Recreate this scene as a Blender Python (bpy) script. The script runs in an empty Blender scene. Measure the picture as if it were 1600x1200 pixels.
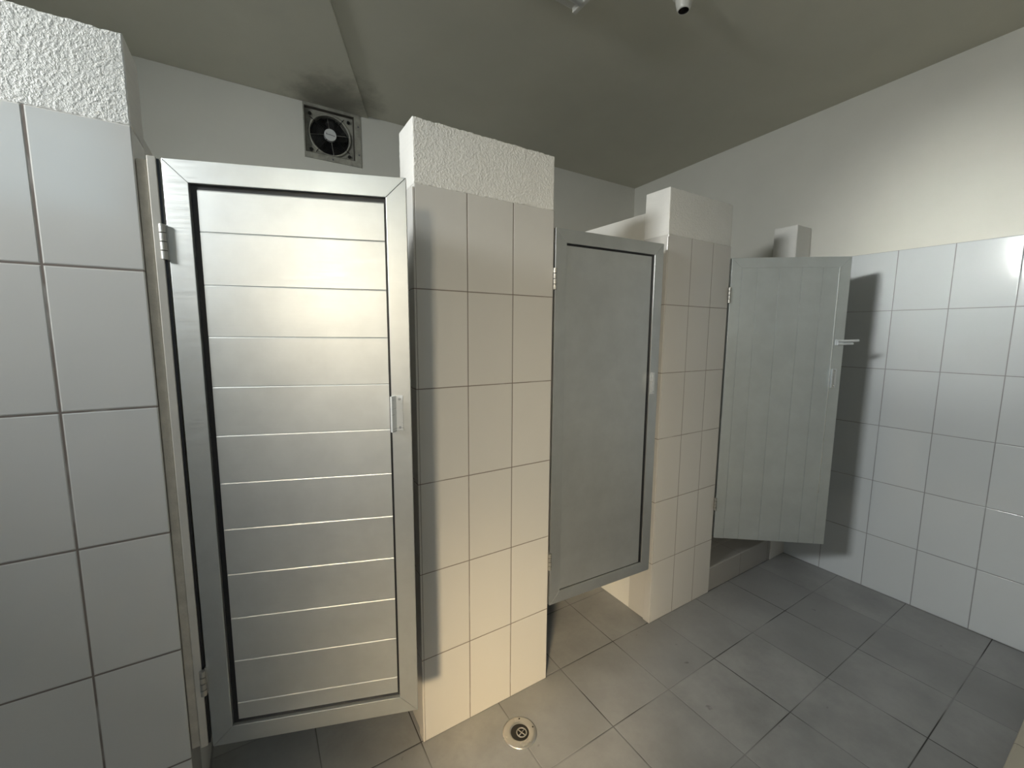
import bpy, bmesh, math, random
from mathutils import Vector, Matrix
random.seed(4)
R = math.radians
S = bpy.context.scene
C = S.collection

# ---------------------------------------------------------------- camera
cam_d = bpy.data.cameras.new('camera')
cam = bpy.data.objects.new('camera', cam_d); C.objects.link(cam); S.camera = cam
CAM = Vector((-0.28421, -1.34881, 1.52074))
yaw, pitch, roll = R(31.8116), R(6.8451), R(0.376)
fw = Vector((math.sin(yaw)*math.cos(pitch), math.cos(yaw)*math.cos(pitch), -math.sin(pitch)))
rt = Vector((math.cos(yaw), -math.sin(yaw), 0)); up = rt.cross(fw)
r2 = rt*math.cos(roll) + up*math.sin(roll); u2 = -rt*math.sin(roll) + up*math.cos(roll)
M = Matrix((r2, u2, -fw)).transposed().to_4x4(); M.translation = CAM
cam.matrix_world = M
cam_d.sensor_fit = 'HORIZONTAL'; cam_d.sensor_width = 36.0
cam_d.lens = 36.0*650.794/1600.0
cam_d.clip_start = 0.02

# ---------------------------------------------------------------- world, lights, exposure
w = bpy.data.worlds.new('sky'); S.world = w; w.use_nodes = True
bg = w.node_tree.nodes['Background']; bg.inputs[0].default_value = (0.62, 0.74, 0.9, 1); bg.inputs[1].default_value = 0.5
S.view_settings.view_transform = 'Standard'; S.view_settings.look = 'None'
S.view_settings.exposure = 0.0; S.view_settings.gamma = 1.0
try: S.view_settings.use_curve_mapping = False
except Exception: pass

def area(name, loc, target, sx, sy, power, col, spread=180):
    l = bpy.data.lights.new(name, 'AREA'); l.shape = 'RECTANGLE'; l.size = sx; l.size_y = sy
    l.energy = power; l.color = col; l.spread = R(spread)
    o = bpy.data.objects.new(name, l); C.objects.link(o); o.location = loc
    d = Vector(target) - Vector(loc)
    o.rotation_euler = d.to_track_quat('-Z', 'Y').to_euler()
    return o
# daylight outside the high window in the left wall: it can only fall downwards through the opening
area('window_daylight', (-2.95, -0.40, 2.72), (0.10, -0.40, 2.05), 1.5, 0.58, 328, (0.92, 0.95, 0.93), 180)
# added narrow beam, almost level through the same window, brightening the right wall
area('window_beam_fill', (-2.90, -0.33, 2.60), (2.82, -0.68, 1.94), 0.8, 0.24, 2.5, (0.97, 1.0, 0.93), 17)
# warm daylight that comes in aslant through the entrance opening in the rear wall
area('entrance_daylight', (-2.60, -3.40, 2.25), (0.4, 0.0, 0.35), 0.70, 0.70, 20, (0.96, 0.81, 0.57), 55)
area('entrance_beam_fill', (-2.55, -3.45, 2.20), (0.33, 0.0, -0.04), 0.34, 0.34, 2.4, (1.0, 0.70, 0.32), 22)  # added narrow warm beam that brightens the foot of the middle pier
# added cool fill panel behind the entrance, brightening the top of the nearest door
area('entrance_cool_fill', (-1.22, -2.20, 2.52), (-0.2, 0.0, 1.95), 0.60, 0.55, 1.0, (0.46, 0.80, 1.0), 120)

# ---------------------------------------------------------------- node helpers
def new_mat(name):
    m = bpy.data.materials.new(name); m.use_nodes = True
    nt = m.node_tree; b = nt.nodes['Principled BSDF']
    return m, nt, b
def N(nt, t, **kw):
    n = nt.nodes.new(t)
    for k, v in kw.items(): setattr(n, k, v)
    return n
def link(nt, a, b): nt.links.new(a, b)
def math_n(nt, op, a, b=None, c=None):
    n = N(nt, 'ShaderNodeMath', operation=op)
    for i, x in enumerate((a, b, c)):
        if x is None: continue
        if isinstance(x, (int, float)): n.inputs[i].default_value = x
        else: link(nt, x, n.inputs[i])
    return n.outputs[0]
def noise(nt, scale, detail=3, rough=.55, vec=None, dim='3D'):
    n = N(nt, 'ShaderNodeTexNoise'); n.inputs['Scale'].default_value = scale
    n.inputs['Detail'].default_value = detail; n.inputs['Roughness'].default_value = rough
    if vec is not None: link(nt, vec, n.inputs['Vector'])
    return n.outputs['Fac']
def maprange(nt, v, a, b, c=0., d=1., smooth=False):
    n = N(nt, 'ShaderNodeMapRange'); n.interpolation_type = 'SMOOTHSTEP' if smooth else 'LINEAR'
    link(nt, v, n.inputs[0])
    for i, x in zip((1, 2, 3, 4), (a, b, c, d)): n.inputs[i].default_value = x
    return n.outputs[0]
def mix(nt, f, a, b):
    n = N(nt, 'ShaderNodeMix', data_type='RGBA')
    if isinstance(f, (int, float)): n.inputs[0].default_value = f
    else: link(nt, f, n.inputs[0])
    for i, x in ((6, a), (7, b)):
        if isinstance(x, tuple): n.inputs[i].default_value = (*x, 1)
        else: link(nt, x, n.inputs[i])
    return n.outputs[2]
def bump(nt, b, h, strength, dist, prev=None):
    n = N(nt, 'ShaderNodeBump'); n.inputs['Strength'].default_value = strength; n.inputs['Distance'].default_value = dist
    link(nt, h, n.inputs['Height'])
    if prev is not None: link(nt, prev, n.inputs['Normal'])
    link(nt, n.outputs[0], b.inputs['Normal']); return n.outputs[0]
def pos(nt):
    g = N(nt, 'ShaderNodeNewGeometry'); s = N(nt, 'ShaderNodeSeparateXYZ'); link(nt, g.outputs['Position'], s.inputs[0])
    return g.outputs['Position'], s.outputs

# ---------------------------------------------------------------- materials
def tile_mat(name, a, offa, pa, offb=0.0, pb=1/3., b_ax=2, base=(.66,.655,.65), grout=(.20,.165,.145), gw=.0016, rough=.13, floor=False):
    m, nt, b = new_mat(name)
    P, xyz = pos(nt)
    wob = noise(nt, 3.0, 1, .5, P)
    da = math_n(nt, 'PINGPONG', math_n(nt, 'SUBTRACT', xyz[a], offa), pa/2)
    db = math_n(nt, 'PINGPONG', math_n(nt, 'SUBTRACT', xyz[b_ax], offb), pb/2)
    d = math_n(nt, 'MINIMUM', da, db)
    mask = maprange(nt, d, gw*.6, gw*1.35, 1, 0, True)
    # each tile its own slight tone
    ca = math_n(nt, 'FLOOR', math_n(nt, 'DIVIDE', math_n(nt, 'SUBTRACT', xyz[a], offa), pa))
    cb = math_n(nt, 'FLOOR', math_n(nt, 'DIVIDE', math_n(nt, 'SUBTRACT', xyz[b_ax], offb), pb))
    comb = N(nt, 'ShaderNodeCombineXYZ'); link(nt, ca, comb.inputs[0]); link(nt, cb, comb.inputs[1])
    wn = N(nt, 'ShaderNodeTexWhiteNoise', noise_dimensions='3D'); link(nt, comb.outputs[0], wn.inputs['Vector'])
    dark = tuple(c*(.80 if floor else .965) for c in base)
    col = mix(nt, wn.outputs['Value'], dark, base)
    if floor:
        n1 = noise(nt, 4.5, 6, .62, P); n2 = noise(nt, 34, 5, .7, P)
        col = mix(nt, maprange(nt, n1, .32, .68), tuple(c*.66 for c in base), col)
        col = mix(nt, maprange(nt, n2, .45, .85, 0, .35), col, tuple(c*.62 for c in base))
        sp = noise(nt, 16, 2, .5, P)
        col = mix(nt, maprange(nt, sp, .72, .78, 0, .5, True), col, (.05, .045, .04))
        wear = noise(nt, 2.3, 2, .5, P)          # grout partly washed light, partly dirty
        gcol = mix(nt, maprange(nt, wear, .42, .58), grout, tuple(c*.62 for c in base))
    else:
        n1 = noise(nt, 3.0, 4, .6, P)
        col = mix(nt, maprange(nt, n1, .40, .75, 0, .12), col, tuple(c*.8 for c in base))
        wear = noise(nt, 5.5, 3, .6, P)
        gcol = mix(nt, maprange(nt, wear, .56, .70, 0, .8), grout, tuple(c*.62 for c in base))
    link(nt, mix(nt, mask, col, gcol), b.inputs['Base Color'])
    if floor:
        rr = maprange(nt, noise(nt, 9, 4, .6, P), .3, .7, rough-.06, rough+.14)
    else:
        rr = maprange(nt, noise(nt, 14, 3, .6, P), .3, .7, rough, rough+.045)
    rg = math_n(nt, 'MAXIMUM', rr, math_n(nt, 'MULTIPLY', mask, .8)); link(nt, rg, b.inputs['Roughness'])
    h = maprange(nt, d, gw*.7, gw*1.2+.0020, 0, 1, True)
    n0 = bump(nt, b, h, .7, .0011)
    bump(nt, b, noise(nt, 55 if floor else 5, 4 if floor else 2, .5, P), .30 if floor else .25, .0010 if floor else .004, n0)
    return m

def plain(name, col, rough=.5, metal=0., var=.0, nscale=8, bumpd=0., spec=None):
    m, nt, b = new_mat(name)
    P, _ = pos(nt)
    b.inputs['Roughness'].default_value = rough; b.inputs['Metallic'].default_value = metal
    n1 = noise(nt, nscale, 4, .6, P)
    link(nt, mix(nt, maprange(nt, n1, .35, .7), tuple(c*(1-var) for c in col), col), b.inputs['Base Color'])
    if bumpd: bump(nt, b, noise(nt, nscale*6, 4, .6, P), .5, bumpd)
    if spec is not None: b.inputs['Specular IOR Level'].default_value = spec
    return m

def plaster_mat(name, rough_side=False):
    m, nt, b = new_mat(name)
    P, xyz = pos(nt)
    b.inputs['Roughness'].default_value = .55
    n1 = noise(nt, 6, 4, .6, P)
    link(nt, mix(nt, maprange(nt, n1, .3, .7), (.79,.78,.75), (.84,.83,.80)), b.inputs['Base Color'])
    if rough_side:
        n = noise(nt, 175, 3, .55, P); big = noise(nt, 22, 3, .6, P); mid = noise(nt, 100, 3, .55, P)
        h = math_n(nt, 'MULTIPLY', maprange(nt, n, .42, .74, 0, 1), maprange(nt, big, .32, .62, .5, 1.0))
        h = math_n(nt, 'ADD', h, math_n(nt, 'MULTIPLY', maprange(nt, mid, .44, .74, 0, 1), .9))
        bump(nt, b, h, .6, .0020)
    else:
        bump(nt, b, noise(nt, 70, 4, .6, P), .35, .0012)
    return m

def wall_paint(name, col, stains=False):
    m, nt, b = new_mat(name)
    P, xyz = pos(nt)
    b.inputs['Roughness'].default_value = .6
    n1 = noise(nt, 2.2, 4, .6, P)
    c = mix(nt, maprange(nt, n1, .3, .72), tuple(x*.93 for x in col), col)
    if stains:   # soot blown over the plaster above the fan
        v = N(nt, 'ShaderNodeVectorMath', operation='DISTANCE'); link(nt, P, v.inputs[0]); v.inputs[1].default_value = (.20, 1.42, 2.87)
        n2 = noise(nt, 9, 5, .65, P)
        s = math_n(nt, 'ADD', v.outputs['Value'], math_n(nt, 'MULTIPLY', math_n(nt, 'SUBTRACT', n2, .5), .35))
        c = mix(nt, maprange(nt, s, .05, .34, .62, 0, True), c, (.10, .092, .075))
    link(nt, c, b.inputs['Base Color'])
    bump(nt, b, noise(nt, 60, 4, .6, P), .30, .0014)
    return m

def metal_mat(name, col, rough=.36, metal=.75, brushed=0):
    m, nt, b = new_mat(name)
    tc = N(nt, 'ShaderNodeTexCoord'); mp = N(nt, 'ShaderNodeMapping'); link(nt, tc.outputs['Object'], mp.inputs[0])
    mp.inputs['Scale'].default_value = (2, 2, 60) if brushed == 0 else (60, 60, 2)
    n1 = noise(nt, 6, 4, .6, mp.outputs[0])
    n2 = noise(nt, 7, 4, .65, tc.outputs['Object'])
    b.inputs['Metallic'].default_value = metal
    c = mix(nt, maprange(nt, n2, .35, .7), tuple(x*.90 for x in col), col)
    c = mix(nt, maprange(nt, n1, .4, .7, 0, .25), c, tuple(x*.94 for x in col))
    link(nt, c, b.inputs['Base Color'])
    link(nt, maprange(nt, n1, .3, .7, rough-.04, rough+.06), b.inputs['Roughness'])
    return m

T_BASE = (.665, .65, .625)
M_pier1 = tile_mat('tile_left_pier', 0, -.670, .20, base=T_BASE, gw=.0024)
M_pier2 = tile_mat('tile_middle_pier', 0, .1803, .187, base=T_BASE)
M_pier3 = tile_mat('tile_far_pier', 0, 1.4235, .178, base=T_BASE, gw=.0014)
M_side  = tile_mat('tile_pier_side', 1, -.05, .40, base=T_BASE)
M_right = tile_mat('tile_right_wall', 1, -.4435, .2275, offb=.0, base=(.62,.65,.675), grout=(.27,.265,.28), gw=.0018, rough=.06)
M_rear  = tile_mat('tile_rear_wall', 0, 0, .2275, base=T_BASE)
M_curb  = tile_mat('tile_step', 0, 1.94, .33, offb=.157, pb=.5, base=(.36,.35,.335), rough=.35)
M_floor = tile_mat('floor_tile', 0, .828, .3306, offb=.007, pb=.3306, b_ax=1, base=(.40,.405,.41), grout=(.035,.033,.032), gw=.0019, rough=.42, floor=True)
M_beige = tile_mat('beige_step_tile', 0, .9, .33, offb=-1.17, pb=.33, b_ax=1, base=(.50,.46,.37), rough=.4)
M_plast_r = plaster_mat('rough_plaster', True)
M_plast = plaster_mat('smooth_plaster')
M_wall = wall_paint('wall_paint', (.71,.70,.645))
M_ceil = wall_paint('ceiling_paint', (.66,.645,.55), True)
M_alu = metal_mat('light_grey_door_metal', (.66,.675,.67), .38, .90)
M_panel = metal_mat('door_panel_metal', (.66,.675,.67), .42, .88)
M_chrome = metal_mat('polished_aluminium', (.80,.80,.79), .22, 1.0)
M_handle = metal_mat('pale_anodised_handle', (.78,.81,.84), .30, .45)
M_black = plain('black_gasket', (.008,.008,.010), .4)
M_gap = plain('dark_recess', (.022,.021,.020), .7)
M_guard = plain('black_fan_metal', (.018,.018,.018), .35, .3)
M_fanplate = plain('grimy_fan_plate', (.44,.43,.37), .5, 0, .45, 16, .0006)
M_recess_shade = plain('recess_shade', (.10,.09,.075), .7, 0, .4, 20)  # dark colour standing in for shade inside the fan recess
M_hub = plain('white_hub', (.72,.73,.73), .4, 0, .1)
M_ink = plain('dark_print', (.12,.12,.14), .5)
M_plastic = plain('white_plastic', (.72,.71,.66), .35, 0, .06)
M_drain = metal_mat('worn_steel', (.62,.60,.56), .30, .8)
M_hole = plain('drain_dark', (.02,.017,.014), .5)
M_mortar = plain('grubby_mortar', (.60,.55,.47), .75, 0, .22, 25, .002)
M_jamb = plain('jamb_paint', (.60,.57,.52), .42, .1, .12, 9)
M_frame_paint = plain('window_frame_paint', (.75,.75,.73), .4)

# ---------------------------------------------------------------- mesh helpers
def put(name, bm, mats, parent=None, smooth=False, bevel=0, seg=2):
    me = bpy.data.meshes.new(name)
    bmesh.ops.recalc_face_normals(bm, faces=bm.faces[:])
    bm.to_mesh(me); bm.free()
    o = bpy.data.objects.new(name, me); C.objects.link(o)
    for m in (mats if isinstance(mats, (list, tuple)) else [mats]): me.materials.append(m)
    if smooth:
        for p in me.polygons: p.use_smooth = True
    if bevel:
        md = o.modifiers.new('bevel', 'BEVEL'); md.width = bevel; md.segments = seg; md.limit_method = 'ANGLE'; md.angle_limit = R(35)
    if parent is not None: o.parent = parent
    return o
def box(bm, x0, x1, y0, y1, z0, z1, mi=None):
    vs = [bm.verts.new((x, y, z)) for z in (z0, z1) for y in (y0, y1) for x in (x0, x1)]
    F = [(0,1,3,2),(4,5,7,6),(0,1,5,4),(2,3,7,6),(0,2,6,4),(1,3,7,5)]   # bottom top front(-y) back left right
    out = []
    for i, f in enumerate(F):
        fc = bm.faces.new([vs[k] for k in f])
        if mi: fc.material_index = mi.get(i, 0)
        out.append(fc)
    return out
def cyl(bm, p, q, r, n=24, r2=None, cap=True):
    p = Vector(p); q = Vector(q); d = (q-p); L = d.length
    m = Matrix.Translation((p+q)/2) @ d.to_track_quat('Z', 'Y').to_matrix().to_4x4()
    bmesh.ops.create_cone(bm, cap_ends=cap, segments=n, radius1=r, radius2=r if r2 is None else r2, depth=L, matrix=m)
def lathe(bm, prof, n=48, mat=Matrix.Identity(4), close=False):
    rings = []
    for r, z in prof:
        rings.append([bm.verts.new(mat @ Vector((r*math.cos(2*math.pi*i/n), r*math.sin(2*math.pi*i/n), z))) for i in range(n)])
    k = len(rings); rng = range(k if close else k-1)
    for a in rng:
        A, B = rings[a], rings[(a+1) % k]
        for i in range(n): bm.faces.new((A[i], A[(i+1)%n], B[(i+1)%n], B[i]))
    return rings
def torus(bm, R0, r, mat, n=64, m=8):
    lathe(bm, [(R0+r*math.cos(2*math.pi*j/m), r*math.sin(2*math.pi*j/m)) for j in range(m)], n, mat, True)
def empty(name, loc, label, cat, group=None, rz=0):
    o = bpy.data.objects.new(name, None); C.objects.link(o); o.location = loc; o.rotation_euler = (0, 0, rz)
    o.empty_display_size = .1
    tag(o, label, cat, group); return o
def tag(o, label, cat, group=None):
    o['label'] = label; o['category'] = cat
    if group: o['group'] = group
    return o
def struct(name, bm, mats, **k):
    o = put(name, bm, mats, **k); o['kind'] = 'structure'; return o

XL, XR, YB, YF = -2.2, 2.822, 1.511, -2.0
def zc(y): return 2.872 + .0305*(YB - y)          # the ceiling rises a little towards the viewer

# ---------------------------------------------------------------- the room
bm = bmesh.new(); box(bm, XL-.15, XR+.15, YF-2.2, YB+.15, -.12, 0)
# recess for the drain
struct('floor', bm, M_floor)
# ceiling: two levels that meet in an oblique joint, the left one slightly lower
bm = bmesh.new()
def jx(y): return .413 - .405*(1.515-y)
def slab(pts, drop, th):
    lo = [bm.verts.new((x, y, zc(y)-drop)) for x, y in pts]; hi = [bm.verts.new((x, y, zc(y)+th)) for x, y in pts]
    bm.faces.new(lo); bm.faces.new(hi[::-1]); n = len(pts)
    for i in range(n): bm.faces.new((lo[i], lo[(i+1)%n], hi[(i+1)%n], hi[i]))
slab([(XL-.15, YF-.15), (XR+.15, YF-.15), (XR+.15, YB+.15), (XL-.15, YB+.15)], 0, .15)
slab([(XL, YF), (jx(YF), YF), (jx(YB), YB), (XL, YB)], .014, .0)
struct('ceiling', bm, M_ceil, bevel=.003)

ZT = 2.0   # top of the wall tiles
# back wall behind the stalls, with the square opening for the fan
bm = bmesh.new()
fx0, fx1, fz0, fz1 = .047, .325, 2.585, 2.842
for a in ((XL-.15, fx0, 0, 3.1), (fx1, XR, 0, 3.1), (fx0, fx1, 0, fz0), (fx0, fx1, fz1, 3.1)):
    box(bm, a[0], a[1], YB, YB+.15, a[2], a[3])
struct('wall_back', bm, M_wall)
bm = bmesh.new(); box(bm, XR, XR+.15, YF-.15, YB+.15, ZT-.3, 3.15); struct('wall_right', bm, M_wall)
bm = bmesh.new(); box(bm, XR-.004, XR+.10, YF, YB, 0, ZT); 
o = struct('wall_right_tiling', bm, M_right, bevel=.0012)
o.name = 'trim_1'
# left wall with a high window
wy0, wy1, wz0, wz1 = -.72, -.12, 2.27, 2.73
bm = bmesh.new()
for a in ((YF-.15, wy0, 0, 3.1), (wy1, YB+.15, 0, 3.1), (wy0, wy1, 0, wz0), (wy0, wy1, wz1, 3.1)):
    box(bm, XL-.15, XL, a[0], a[1], a[2], a[3])
struct('wall_left', bm, M_wall)
bm = bmesh.new()
for a in ((wy0, wy1, wz0, wz0+.02), (wy0, wy1, wz1-.02, wz1), (wy0, wy0+.02, wz0, wz1), (wy1-.02, wy1, wz0, wz1)):
    box(bm, XL-.12, XL-.07, *a)
struct('window_1', bm, M_frame_paint)
# rear wall, behind the camera, with the entrance opening
ex0, ex1, ez = -1.62, -.72, 2.83
bm = bmesh.new()
for a in ((XL-.15, ex0, 0, 3.1), (ex1, XR+.15, 0, 3.1), (ex0, ex1, ez, 3.1)):
    box(bm, a[0], a[1], YF-.15, YF, a[2], a[3])
struct('wall_rear', bm, M_wall)
bm = bmesh.new()
for a in ((ex0, ex0+.03, 0, ez), (ex1-.03, ex1, 0, ez), (ex0, ex1, ez-.03, ez)):
    box(bm, a[0], a[1], YF-.17, YF+.02, a[2], a[3])
struct('door_1', bm, M_frame_paint)

# ---------------------------------------------------------------- piers between the stalls
def wobble_box(bm, x0, x1, y0, y1, z0, z1, mi, nx, ny, nz, amp, seed):
    """box split into a grid whose outer edges are a little chipped and uneven"""
    fs = box(bm, x0, x1, y0, y1, z0, z1, mi)
    return fs
def pier(name, x0, x1, depth, zt, tile, label, trim=True, xcut=None):
    e = empty(name, ((x0+x1)/2, depth/2, 0), label, 'pier')
    inv = -Vector(e.location)
    bm = bmesh.new(); box(bm, x0, x1, 0, depth, 0, ZT-.003, {2:0, 3:1, 4:1, 5:1})
    bm.transform(Matrix.Translation(inv)); t = put('tile_cladding', bm, [tile, M_side], e, bevel=.0025)
    # rough plaster cap: front face set back a hair behind the tiles, ragged edges
    bm = bmesh.new()
    r = random.Random(sum(map(ord, label)))
    nx, nz = max(2, int((x1-x0)/.006)), int((zt-ZT)/.006)
    yf = .0035
    def rag(k, s): return .0009*math.sin(k*1.3+s)+.0006*math.sin(k*4.1+s*2)+r.uniform(-.0010, .0010)
    top = [rag(i*.31, 1) for i in range(nx+1)]; bot = [rag(i*.23, 5) for i in range(nx+1)]
    sl = [rag(j*.31, 9)*.3 for j in range(nz+1)]; sr = [rag(j*.31, 13)*.3 for j in range(nz+1)]
    def P(i, j, y):
        u, v = i/nx, j/nz
        x = x0+(x1-x0)*u + (sl[j] if i == 0 else 0) + (sr[j] if i == nx else 0)
        z = ZT+(zt-ZT)*v + (top[i] if j == nz else 0) + (min(bot[i], .001)-.003 if j == 0 else 0)
        return (x, y, z)
    F = [[bm.verts.new(P(i, j, yf)) for j in range(nz+1)] for i in range(nx+1)]
    B = [[bm.verts.new(P(i, j, depth-.002)) for j in range(nz+1)] for i in range(nx+1)]
    for i in range(nx):
        for j in range(nz): bm.faces.new((F[i][j], F[i+1][j], F[i+1][j+1], F[i][j+1])).material_index = 0
    for i in range(nx):
        for j in range(nz): bm.faces.new((B[i][j], B[i][j+1], B[i+1][j+1], B[i+1][j])).material_index = 1
    for j in range(nz):
        bm.faces.new((F[0][j], F[0][j+1], B[0][j+1], B[0][j])).material_index = 1
        bm.faces.new((F[nx][j], B[nx][j], B[nx][j+1], F[nx][j+1])).material_index = 1
    for i in range(nx):
        bm.faces.new((F[i][nz], F[i+1][nz], B[i+1][nz], B[i][nz])).material_index = 1
        bm.faces.new((F[i][0], B[i][0], B[i+1][0], F[i+1][0])).material_index = 1
    bm.transform(Matrix.Translation(inv)); put('plaster_cap', bm, [M_plast_r, M_plast], e, bevel=.004)
    return e
p1 = pier('tiled_pier', -1.06, -.497, .15, 2.195, M_pier1, 'wide white tiled pier at the left edge, nearest the viewer')
p2 = pier('tiled_pier', .1803, .742, .147, 2.198, M_pier2, 'white tiled pier in the middle, right of the ribbed open door')
p3 = pier('tiled_pier', 1.4235, 1.937, .15, 2.212, M_pier3, 'white tiled pier between the dark closed door and the wide open door')
# narrow end pier against the right wall
p4 = empty('tiled_pier', (2.727, .07, 0), 'narrow short pier against the right wall behind the open door', 'pier')
iv = Matrix.Translation(-Vector(p4.location))
bm = bmesh.new(); box(bm, 2.636, XR-.005, 0, .14, 0, ZT, {2:0, 4:0}); bm.transform(iv); put('tile_cladding', bm, M_side, p4, bevel=.002)
bm = bmesh.new(); box(bm, 2.636, XR-.002, .002, .14, ZT, 2.209); bm.transform(iv); put('plaster_cap', bm, M_plast, p4, bevel=.006, seg=3)
# thin tile edging returned on the jamb faces of the piers
def edging(x0, x1, parent, z1=1.985):
    bm = bmesh.new(); box(bm, x0, x1, -.0005, .042, 0, z1); bm.transform(Matrix.Translation(-Vector(parent.location)))
    put('edge_tile', bm, M_side, parent, bevel=.0015)
edging(.1735, .1805, p2); edging(1.4165, 1.4237, p3)

# ---------------------------------------------------------------- partition walls behind the piers
def partition(x0, x1, label, z0=2.125, z1=2.128):
    bm = bmesh.new()
    pts = [(.15, 0), (YB, 0), (YB, z1), (.15, z0)]
    A = [bm.verts.new((x0, y, z)) for y, z in pts]; B = [bm.verts.new((x1, y, z)) for y, z in pts]
    bm.faces.new(A); bm.faces.new(B[::-1])
    for i in range(4): bm.faces.new((A[i], A[(i+1)%4], B[(i+1)%4], B[i]))
    o = put('partition_wall', bm, [M_part], bevel=.003)
    return tag(o, label, 'partition')
M_part = plaster_mat('partition_plaster')
partition(-.62, -.499, 'white partition wall running back behind the left edge pier', 2.03, 2.03)
partition(.615, .735, 'white partition wall hidden behind the middle pier')
partition(1.4255, 1.545, 'white partition wall seen above the dark closed door')
# raised floor of the last stall
bm = bmesh.new(); box(bm, 1.94, 2.634, .004, .14, 0, .152); box(bm, 1.547, XR-.006, .152, YB-.002, 0, .150); box(bm, 1.94, 2.634, .139, .153, 0, .1515)
tag(put('raised_step', bm, M_curb, bevel=.006), 'grey tiled raised step at the entrance of the last stall', 'step')
# low beige platform at the lower right corner of the view
bm = bmesh.new(); box(bm, 1.15, XR-.006, YF+.002, -1.175, 0, .12)
tag(put('low_platform', bm, M_beige, bevel=.008), 'low beige platform at the bottom right corner beside the right wall', 'platform')

# ---------------------------------------------------------------- stall doors
def hinge(parent, z, h=.085):
    m = Matrix.Identity(4)
    bm = bmesh.new(); box(bm, -.005, .001, -.001, .010, z-h/2, z+h/2)      # leaf plate
    o = put('hinge', bm, M_alu, parent, bevel=.0008)
    for k in range(4):
        bm = bmesh.new(); a = z-h/2+k*h/4
        cyl(bm, (-.006, -.008, a+.001), (-.006, -.008, a+h/4-.001), .0075, 20)
        put('knuckle', bm, M_hingem, o, smooth=False, bevel=.0006)
    return o
M_hingem = metal_mat('hinge_metal', (.50,.49,.46), .35, .8)
def miter_frame(bm, W, z0, z1, s, y0, y1, bottom=True, grooves=True):
    """four mitred members of a frame, each its own box with 45 degree ends"""
    g = .0002
    outer = [(0, z0), (W, z0), (W, z1), (0, z1)]
    zi = z0+s if bottom else z0
    inner = [(s, zi), (W-s, zi), (W-s, z1-s), (s, z1-s)]
    for i in range(4):
        j = (i+1) % 4
        if i == 0 and not bottom: continue
        a, b_, c, d = outer[i], outer[j], inner[j], inner[i]
        cx = sum(p[0] for p in (a, b_, c, d))/4; cz = sum(p[1] for p in (a, b_, c, d))/4
        q = []
        for px, pz in (a, b_, c, d):
            dx, dz = cx-px, cz-pz; L = math.hypot(dx, dz)
            # shrink only along the member so that a hairline shows at the mitre
            if i in (0, 2): q.append((px+(g if dx > 0 else -g), pz))
            else: q.append((px, pz+(g if dz > 0 else -g)))
        lo = [bm.verts.new((x, y0, z)) for x, z in q]; hi = [bm.verts.new((x, y1, z)) for x, z in q]
        bm.faces.new(lo); bm.faces.new(hi[::-1])
        for k in range(4): bm.faces.new((lo[k], lo[(k+1)%4], hi[(k+1)%4], hi[k]))
Z0, Z1 = .345, 1.936
M_panel3 = metal_mat('wide_open_door_metal', (.63,.67,.675), .44, .72)
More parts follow.
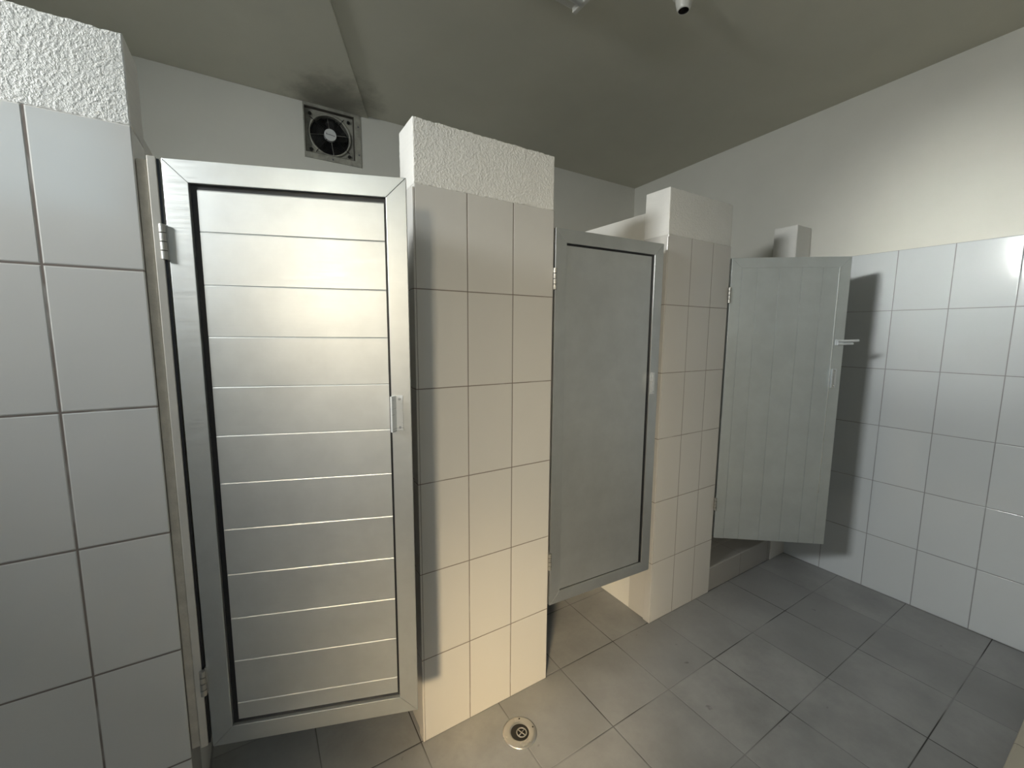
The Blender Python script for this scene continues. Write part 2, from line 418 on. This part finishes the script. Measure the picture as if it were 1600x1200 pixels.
def stall_door(hx, hy, deg, W, label, kind):
    e = empty('stall_door', (hx, hy, Z0), label, 'door', None, -R(deg))
    H = Z1-Z0; s = .0535; T = .036
    bm = bmesh.new(); miter_frame(bm, W, 0, H, s, 0, T, kind != 'upright')
    put('door_frame', bm, M_panel3 if kind == 'upright' else M_alu, e, bevel=.0012)
    rec = .0095 if kind != 'upright' else .0035
    gap = .009 if kind == 'ribbed' else (.005 if kind == 'plain' else .0005)
    # gasket channel: dark band set deep behind the frame, seen as the black line round the panel
    bm = bmesh.new(); box(bm, s-.0005, W-s+.0005, {'ribbed': .0115, 'plain': .0062, 'upright': .0295}[kind], .0345, s-.0005, H-s+.0005)
    put('gasket', bm, M_black, e)
    bm = bmesh.new()
    x0, x1, z0, z1 = s+gap, W-s-gap, s+gap*.3, H-s-gap*.9
    if kind == 'plain': x0, x1, z0, z1 = s+.0022, W-s-.0155, s+.0030, H-s-.0085
    if kind == 'ribbed': x0, x1, z0, z1 = s+.0135, W-s-.0065, s+.010, H-s-.0115
    if kind == 'ribbed':          # horizontal boards with a little stepped joint between them
        zs = [.462+.1308*k-Z0 for k in range(11)]
        edges = [z0]+zs+[z1]
        for a, b_ in zip(edges[:-1], edges[1:]):
            lo, hi = a+.0003, b_-.0003
            pr = [(lo, rec+.0012), (lo+.0006, rec), (hi-.0028, rec), (hi, rec+.0010)]
            A = [bm.verts.new((x0, y, z)) for z, y in pr]+[bm.verts.new((x0, .029, hi)), bm.verts.new((x0, .029, lo))]
            B = [bm.verts.new((x1, y, z)) for z, y in pr]+[bm.verts.new((x1, .029, hi)), bm.verts.new((x1, .029, lo))]
            bm.faces.new(A); bm.faces.new(B[::-1])
            for k in range(6): bm.faces.new((A[k], A[(k+1)%6], B[(k+1)%6], B[k]))
        box(bm, x0+.001, x1-.001, rec+.0030, .0285, z0, z1)
    elif kind == 'plain':
        box(bm, x0, x1, rec-.004, .029, z0, z1)
    else:                          # vertical boards
        xs = [s+.0005, .134, .245, .357, .46, W-s-.0005]
        for a, b_ in zip(xs[:-1], xs[1:]):
            lo, hi = a+.0007, b_-.0007
            box(bm, lo, hi, rec-.003, .029, .001, z1)
        box(bm, xs[0], xs[-1], rec, .0285, .001, z1)
    put('door_panel', bm, M_panel3 if kind == 'upright' else M_panel, e, bevel=.0006 if kind != 'ribbed' else 0)
    if kind == 'upright':      # bright edge strip between board and closing stile
        bm = bmesh.new(); box(bm, W-s-.0024, W-s+.0004, -.0022, .002, .30, H-s); put('edge_strip', bm, M_chrome, e, bevel=.0006)
    hinge(e, 1.738-Z0); hinge(e, .553-Z0, .075)
    # pull handle: a folded aluminium strip screwed to the closing stile
    hz0, hz1 = 1.243-Z0, 1.345-Z0
    bm = bmesh.new()
    xb = W-s+.001
    pr = [(xb+.030, 0), (xb+.030, -.0022), (xb+.012, -.0022), (xb+.0015, -.021), (xb-.0035, -.0205), (xb+.006, -.0002), (xb+.006, 0)]
    A = [bm.verts.new((x, y, hz0)) for x, y in pr]; B = [bm.verts.new((x, y, hz1)) for x, y in pr]
    bm.faces.new(A); bm.faces.new(B[::-1])
    for k in range(len(pr)): bm.faces.new((A[k], A[(k+1)%len(pr)], B[(k+1)%len(pr)], B[k]))
    h = put('handle', bm, M_handle, e, bevel=.0005)
    for zz in (hz0+.010, hz1-.010):
        bm = bmesh.new(); cyl(bm, (xb+.021, -.0020, zz), (xb+.021, -.0042, zz), .0042, 16, .003); put('screw', bm, M_chrome, h)
    return e
d1 = stall_door(-.447, -.004, 19.5, .571, 'pale ribbed metal stall door standing ajar, nearest the viewer', 'ribbed')
d2 = stall_door(.7495, -.002, 3.2, .600, 'dark grey flat metal stall door, almost closed, in the middle', 'plain')
d3 = stall_door(1.9425, -.008, 38.5, .595, 'grey metal stall door swung wide open in front of the right wall', 'upright')
# sliding latch on the inner side of the open door, its bolt sticking out past the edge
lz = 1.487-Z0
bm = bmesh.new(); box(bm, .552, .590, -.0060, .000, lz-.015, lz+.015); l = put('latch', bm, M_handle, d3, bevel=.001)
l['label'] = 'chrome latch with its bolt sticking out past the door edge'
bm = bmesh.new(); cyl(bm, (.560, -.008, lz+.006), (.662, -.008, lz+.011), .0062, 14); cyl(bm, (.560, -.008, lz-.008), (.636, -.008, lz-.006), .0058, 14)
put('bolt', bm, M_handle, l)

# jamb posts the doors hang on
def post(x0, x1, y0, y1, z0, z1, label, m=None):
    bm = bmesh.new(); box(bm, x0, x1, y0, y1, z0, z1)
    return tag(put('door_jamb', bm, m or M_alu, bevel=.0015), label, 'jamb')
post(-.4745, -.4570, -.001, .036, .352, 1.9375, 'slim pale metal jamb beside the left edge pier, carrying the nearest door', M_jamb)
bm = bmesh.new(); box(bm, -.4568, -.4515, .003, .034, .356, 1.934)  # added black strip: the shade of the open gap put into colour
tag(put('gap_shade_strip', bm, M_black), 'black strip that paints the shade in the gap between the slim jamb and the nearest door', 'gap shade')
bm = bmesh.new()
box(bm, -.4965, -.474, .007, .034, .352, 1.93)
tag(put('mortar_joint', bm, M_mortar, bevel=.004), 'grubby mortar strip between the left edge pier and its metal jamb', 'mortar')

# ---------------------------------------------------------------- extractor fan in the back wall
fx, fz = (fx0+fx1)/2, (fz0+fz1)/2
fan = empty('extractor_fan', (fx, YB, fz), 'small square extractor fan with black guard set high in the back wall', 'fan')
iv = Matrix.Translation(-Vector(fan.location))
def fput(name, bm, m, parent=fan, **k): bm.transform(iv); return put(name, bm, m, parent, **k)
bm = bmesh.new()      # thin surround plate fixed on the wall
px0, px1, pz0, pz1 = .040, .362, 2.553, 2.860
for a in ((fx1, px1, pz0, pz1), (px0, fx1, pz0, fz0), (px0, fx1, fz1, pz1), (px0, fx0, fz0, fz1)):
    box(bm, a[0], a[1], YB-.006, YB, a[2], a[3])
fput('surround', bm, M_fanplate)
dY = YB+.024
cx, cz, rr = fx+.002, fz-.002, .113
bm = bmesh.new()      # square plate with round hole
n = 64
ring = [(cx+rr*math.cos(2*math.pi*i/n), cz+rr*math.sin(2*math.pi*i/n)) for i in range(n)]
def sq(i):
    a = 2*math.pi*i/n; c, s_ = math.cos(a), math.sin(a); k = 1/max(abs(c), abs(s_))
    return (fx+(fx1-fx0)/2*c*k, fz+(fz1-fz0)/2*s_*k)
A = [bm.verts.new((x, dY, z)) for x, z in ring]; B = [bm.verts.new((*[sq(i)[0]], dY, sq(i)[1])) for i in range(n)]
A2 = [bm.verts.new((x, dY+.05, z)) for x, z in ring]
for i in range(n):
    j = (i+1)%n
    bm.faces.new((A[i], A[j], B[j], B[i])); bm.faces.new((A[i], A2[i], A2[j], A[j]))
fput('fan_plate', bm, M_fanplate)
AX = Matrix.Translation((cx, dY, cz)) @ Matrix.Rotation(R(90), 4, 'X')
bm = bmesh.new(); lathe(bm, [(rr+.007, .000), (rr+.009, .006), (rr+.002, .010), (rr-.002, .006), (rr-.003, -.02)], 64, AX)
fput('rim', bm, M_fanplate, smooth=True)
bm = bmesh.new()      # wire guard rings and spokes
for k in range(9): torus(bm, .034+k*.0088, .0014, AX @ Matrix.Translation((0, 0, .012-.0006*k)), 64, 6)
fput('guard_ring', bm, M_guard, smooth=True)
for k, a in enumerate((8, 53, 98, 143, 188, 233, 278, 323)):
    bm = bmesh.new()
    c_, s_ = math.cos(R(a)), math.sin(R(a)); ext = rr+.024 if k in (1, 3, 5, 7) else rr
    cyl(bm, (cx+.028*c_, dY-.013, cz+.028*s_), (cx+ext*c_, dY-.006, cz+ext*s_), .0022 if k in (1,3,5,7) else .0012, 10)
    fput('guard_spoke', bm, M_guard if k in (1,3,5,7) else M_chrome)
for sx in (-1, 1):
    for sz in (-1, 1):
        bm = bmesh.new(); p = (cx+sx*.108, dY, cz+sz*.100)
        cyl(bm, (p[0], dY-.008, p[2]), (p[0], dY+.002, p[2]), .0095, 20)
        fput('mounting_bolt', bm, M_guard)
bm = bmesh.new(); cyl(bm, (cx, dY-.017, cz), (cx, dY+.01, cz), .0345, 40); hub = fput('hub', bm, M_hub, bevel=.002)
# small smudged dark printing across the hub (too small to read in the photograph)
bm = bmesh.new()
for k in range(8):
    x = cx-.024+k*.0062; hgt = (.0085, .005, .005, .007, .005, .0065, .005, .0055)[k]
    box(bm, x, x+.0044, dY-.0176, dY-.0172, cz-.001-.0006*k, cz-.001-.0006*k+hgt)
for v in bm.verts: pass
fput('printed_mark', bm, M_ink, hub) if False else put('printed_mark', (bm.transform(iv), bm)[1], M_ink, hub)
blades = bmesh.new()
for k in range(5):    # curved blades at rest
    a0 = 2*math.pi*k/5
    rows = []
    for i in range(6):
        r_ = .03+.078*i/5
        row = []
        for j in range(5):
            t = a0+.28*i/5+(j/4-.5)*(.75-.15*i/5)
            row.append(blades.verts.new((cx+r_*math.cos(t), dY+.02+.022*(j/4), cz+r_*math.sin(t))))
        rows.append(row)
    for i in range(5):
        for j in range(4): blades.faces.new((rows[i][j], rows[i+1][j], rows[i+1][j+1], rows[i][j+1]))
o = fput('blades', blades, M_gap, smooth=True)
md = o.modifiers.new('t', 'SOLIDIFY'); md.thickness = .002
bm = bmesh.new()
for a in ((fx0, fx0+.003, fz0, fz1), (fx1-.003, fx1, fz0, fz1), (fx0, fx1, fz0, fz0+.003), (fx0, fx1, fz1-.003, fz1)): box(bm, a[0], a[1], YB-.004, dY+.003, a[2], a[3])
fput('recess_shade_lining', bm, M_recess_shade)  # added dark lining, paints the recess walls as shaded
bm = bmesh.new(); box(bm, fx0, fx1, dY+.05, dY+.055, fz0, fz1); fput('back_box', bm, M_black)
for (x, z) in ((.349, 2.790), (.349, 2.625), (.195, 2.566)):
    bm = bmesh.new(); cyl(bm, (x, YB-.0075, z), (x, YB-.004, z), .005, 14); fput('screw', bm, M_ink)

# ---------------------------------------------------------------- floor drain
dr = empty('floor_drain', (.503, -.154, 0), 'round steel floor drain with a small cross grate, below the middle pier', 'drain')
RD = .066
bm = bmesh.new(); lathe(bm, [(.034, -.0003), (.037, .0028), (.044, .0040), (RD-.006, .0034), (RD, .0012), (RD, 0.0002)], 64); put('ring', bm, M_drain, dr, smooth=True)
bm = bmesh.new(); bmesh.ops.create_circle(bm, cap_ends=True, segments=48, radius=.036); bmesh.ops.translate(bm, verts=bm.verts[:], vec=(0, 0, .0008)); put('hole', bm, M_hole, dr)
gm = Matrix.Translation((.004, -.006, .0035))
bm = bmesh.new(); torus(bm, .0185, .0022, gm, 40, 8); g = put('grate_ring', bm, M_drain, dr, smooth=True)
for a in (20, 110):
    bm = bmesh.new(); c_, s_ = math.cos(R(a))*.0185, math.sin(R(a))*.0185
    cyl(bm, (.004+c_, -.006+s_, .0035), (.004-c_, -.006-s_, .0035), .0018, 10); put('grate_bar', bm, M_drain, g, smooth=True)
for a in (60, 170, 285, 350):
    bm = bmesh.new(); c_, s_ = math.cos(R(a))*.054, math.sin(R(a))*.054
    cyl(bm, (c_, s_, .0034), (c_, s_, .0050), .0034, 14, .0026); put('screw', bm, M_hole if a in (60, 350) else M_drain, dr)

# ---------------------------------------------------------------- ceiling fittings
lx, ly = 1.312, -.105; zt = zc(ly)
lamp = empty('ceiling_lampholder', (lx, ly, zt), 'small white empty lampholder hanging from the ceiling near the top edge', 'lampholder')
bm = bmesh.new(); lathe(bm, [(.0, 0), (.046, 0), (.046, -.010), (.036, -.016), (.032, -.040), (.026, -.062), (.024, -.066), (.0205, -.066)], 40); put('body', bm, M_plastic, lamp, smooth=True)
bm = bmesh.new(); lathe(bm, [(.0205, -.066), (.0195, -.040), (.0, -.038)], 40); put('socket', bm, M_hole, lamp, smooth=True)
fy1 = .138; zt = zc(fy1)
fit = empty('ceiling_light', (.352, .045, zc(.045)), 'long white ceiling light fitting, its end showing at the top edge', 'light fitting')
sl = math.atan(-.0305)
bm = bmesh.new(); box(bm, -.60, .606, -.115, .115, -.040, .0); bm.transform(Matrix.Rotation(sl, 4, 'X')); put('housing', bm, M_plastic, fit, bevel=.004)
for sx in (-.590, .575):
    bm = bmesh.new(); box(bm, sx, sx+.02, -.105, .105, -.062, -.040)
    bm.transform(Matrix.Rotation(sl, 4, 'X')); put('end_cap', bm, M_plastic, fit, bevel=.003)
for yy in (-.05, .05):
    bm = bmesh.new(); cyl(bm, (-.575, yy, -.055), (.575, yy, -.055), .013, 24); bm.transform(Matrix.Rotation(sl, 4, 'X')); put('tube', bm, M_hub, fit, smooth=True)
